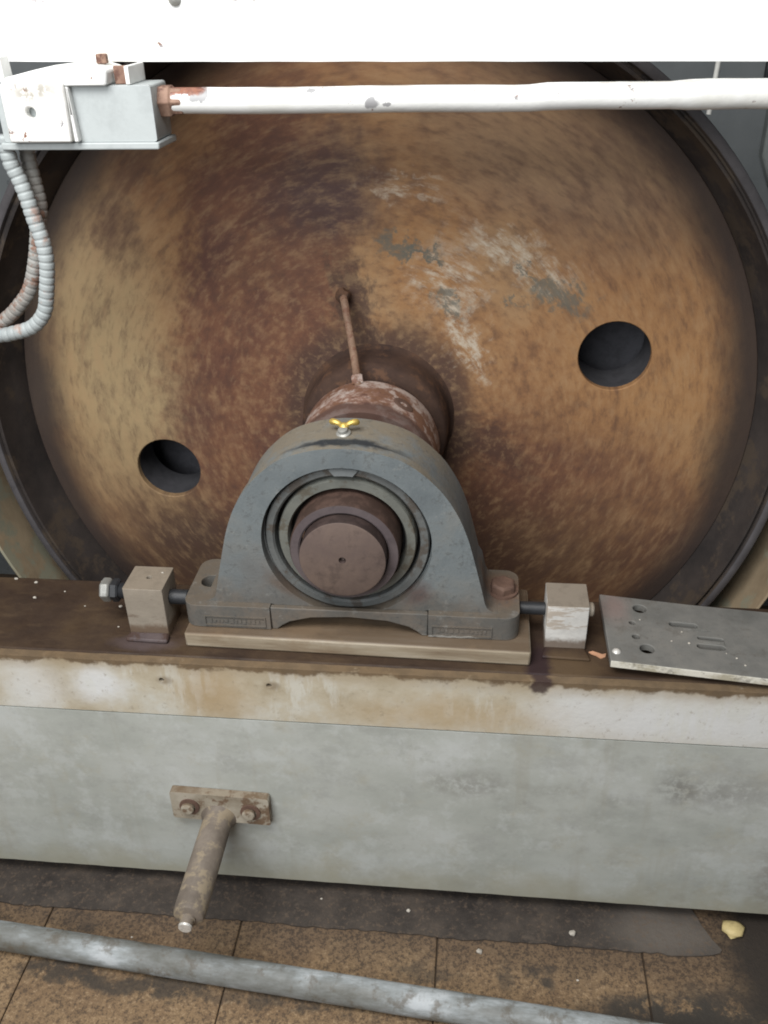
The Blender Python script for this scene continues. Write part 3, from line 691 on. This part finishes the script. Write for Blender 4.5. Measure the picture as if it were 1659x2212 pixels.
for x, y, r in ((.40, .055, .0022), (.405, .034, .0026), (.385, .036, .002), (.455, .012, .002), (.445, .02, .0014), (.353, .074, .0018), (.462, .0, .0022)): rock((*PLT(x, y, r*.3)[:2], PLT(x, y, r*.3)[2]), r*.65, b)
o = obj('grit', b, 'grit', origin=(0, 0, ZD)); o['kind'] = 'stuff'; o['label'] = 'pale grit specks scattered on beam top, plate and floor'; o['category'] = 'grit'

# ------------------------------------------------------------------ guard rail, pipe, switch box, conduits
def RAIL(u, v, w): return (u, w, v-.0123*(u+.36))
gr = thing('guard_rail', 'thick white painted rail across the very top', 'rail', (0, .2, .49))
b = bmesh.new(); N = 60
rl = [(-1.15+2.4*i/N) for i in range(N+1)]
lo = [(x, .4975+.0006*mnoise.noise((x*25, 0, 0))) for x in rl]
obj('rail_bar', sheet(lo+[(1.25, .572), (-1.15, .572)], [], RAIL, .170, .230), 'rail', gr, bev=.004, seg=3)
obj('rail_bolt', lathe([(0, .0065), (.003, .006), (.0045, .003), (.005, 0)], (-.168, .1699, .5515), (0, -1, -.1), 12), 'steel', gr)
for x in (-1.12, 1.19): obj('rail_post', box(x-.03, x+.03, .172, .228, -.9, .494-.0123*(x+.36)), 'rail', gr, bev=.003)

wpz = lambda x: .4605+.004*math.sin((x+.2)*1.6)*0
pts = []
for i in range(81):
    x = -.187+1.36*i/80
    z = .4600+(.0012 if x > .2 else 0)+.0014*mnoise.noise((x*9, 3, 0)); pts.append((x, .150, z-.0006*0))
pi_ = tag(obj('white_pipe', tube(pts, lambda i: .0126+.0004*mnoise.noise((i*.45, 9, 0))+(.0012 if i > 30 else 0), 24), 'pipe'), 'white painted pipe with chipped rusty end running below the top rail', 'pipe')
obj('coupling', lathe([(-.002, .0), (-.002, .0165), (.010, .0165), (.012, .0140), (.022, .0138), (.023, .012)], (-.1875, .150, .4605), (1, 0, 0), 6), 'dryrust', pi_, bev=.001)

sb = thing('switch_box', 'grey and white painted metal box at the left end of the pipe', 'box', (-.265, .145, .42))
bx = sheet(rrect(-.352, -.1885, .4255, .4785, .003, 3), [], XZ, .120, .170)
obj('box_body', bx, 'greybox', sb, bev=.0025)
obj('base_flange', sheet([(-.356, .118), (-.187, .118), (-.1845, .172), (-.356, .172)], [], XY, .4185, .4253), 'greybox', sb, bev=.0015)
cl = [(-.3405, .4270), (-.2745, .4270), (-.2735, .479), (-.2735, .4835), (-.334, .4870), (-.3405, .4800)]
obj('front_cover', sheet(cl, [circ(-.3125, .4550, .0052, 20)], XZ, .1085, .1198), 'cast', sb, bev=.002)
obj('cover_strip', sheet([(-.2728, .4270), (-.2680, .4270), (-.2705, .4780), (-.2728, .4790)], [], XZ, .1110, .1198), 'cap', sb, bev=.0012)
cap = [(-.338, .4788), (-.2300, .4788), (-.2280, .4930), (-.2400, .4965), (-.2750, .4970), (-.3000, .4945), (-.3360, .4870)]
obj('top_cap', sheet(cap, [], XZ, .1120, .165), 'cap', sb, bev=.003, seg=3)
obj('angle_tab', box(-.2270, -.2130, .128, .134, .4787, .4955), 'dryrust', sb, bev=.001)
obj('strap', sheet([(-.348, .4787), (-.343, .4787), (-.344, .505), (-.349, .505)], [], XZ, .130, .150), 'cap', sb, bev=.001)
obj('hanger', sheet([(-.2128, .4787), (-.2085, .4787), (-.2085, .4960), (-.2128, .4960)], [], XZ, .120, .168), 'cap', sb, bev=.001)
kn = obj('top_screw', hexbolt((-.2410, .1400, .4968), (0, 0, 1), .0062, .009), 'dryrust', sb, bev=.0008)
obj('hole_backing', lathe([(0, 0), (0, .0056)], (-.3125, .1194, .4550), (0, -1, 0), 16), 'greybox', sb)

def conduit(P, r, mat, label):
    pts = resample(spline(P, 16), .00105)
    pitch = 8
    def rad(i):
        ph = (i % pitch)/pitch; return r*(1.0-.12*max(0, math.cos(2*PI*ph))**3)
    o = obj('flexible_conduit', tube(pts, rad, 18), mat, origin=P[0], ang=80)
    return tag(o, label, 'conduit', 'ribbed conduits hanging from the switch box')
conduit([(-.3555, .128, .432), (-.356, .1285, .4184), (-.3545, .129, .402), (-.3505, .13, .389), (-.346, .13, .369), (-.3425, .13, .344), (-.3385, .13, .322), (-.339, .13, .296), (-.3465, .13, .263), (-.3545, .13, .240), (-.372, .13, .223), (-.395, .13, .2155), (-.4155, .13, .212), (-.46, .13, .2125), (-.55, .13, .220), (-.70, .135, .260), (-.90, .17, .31), (-1.088, .195, .33)], .0086, 'conduit', 'pale grey ribbed flexible conduit, the front one below the box')
conduit([(-.346, .155, .4184), (-.3475, .155, .407), (-.3465, .155, .382), (-.3455, .155, .355), (-.3520, .155, .333), (-.364, .155, .293), (-.379, .155, .259), (-.398, .155, .238), (-.416, .155, .2235), (-.45, .155, .205), (-.53, .155, .19), (-.70, .16, .20), (-.90, .18, .25), (-1.088, .205, .29)], .0086, 'conduit2', 'rust stained ribbed flexible conduit hanging behind the pale one')
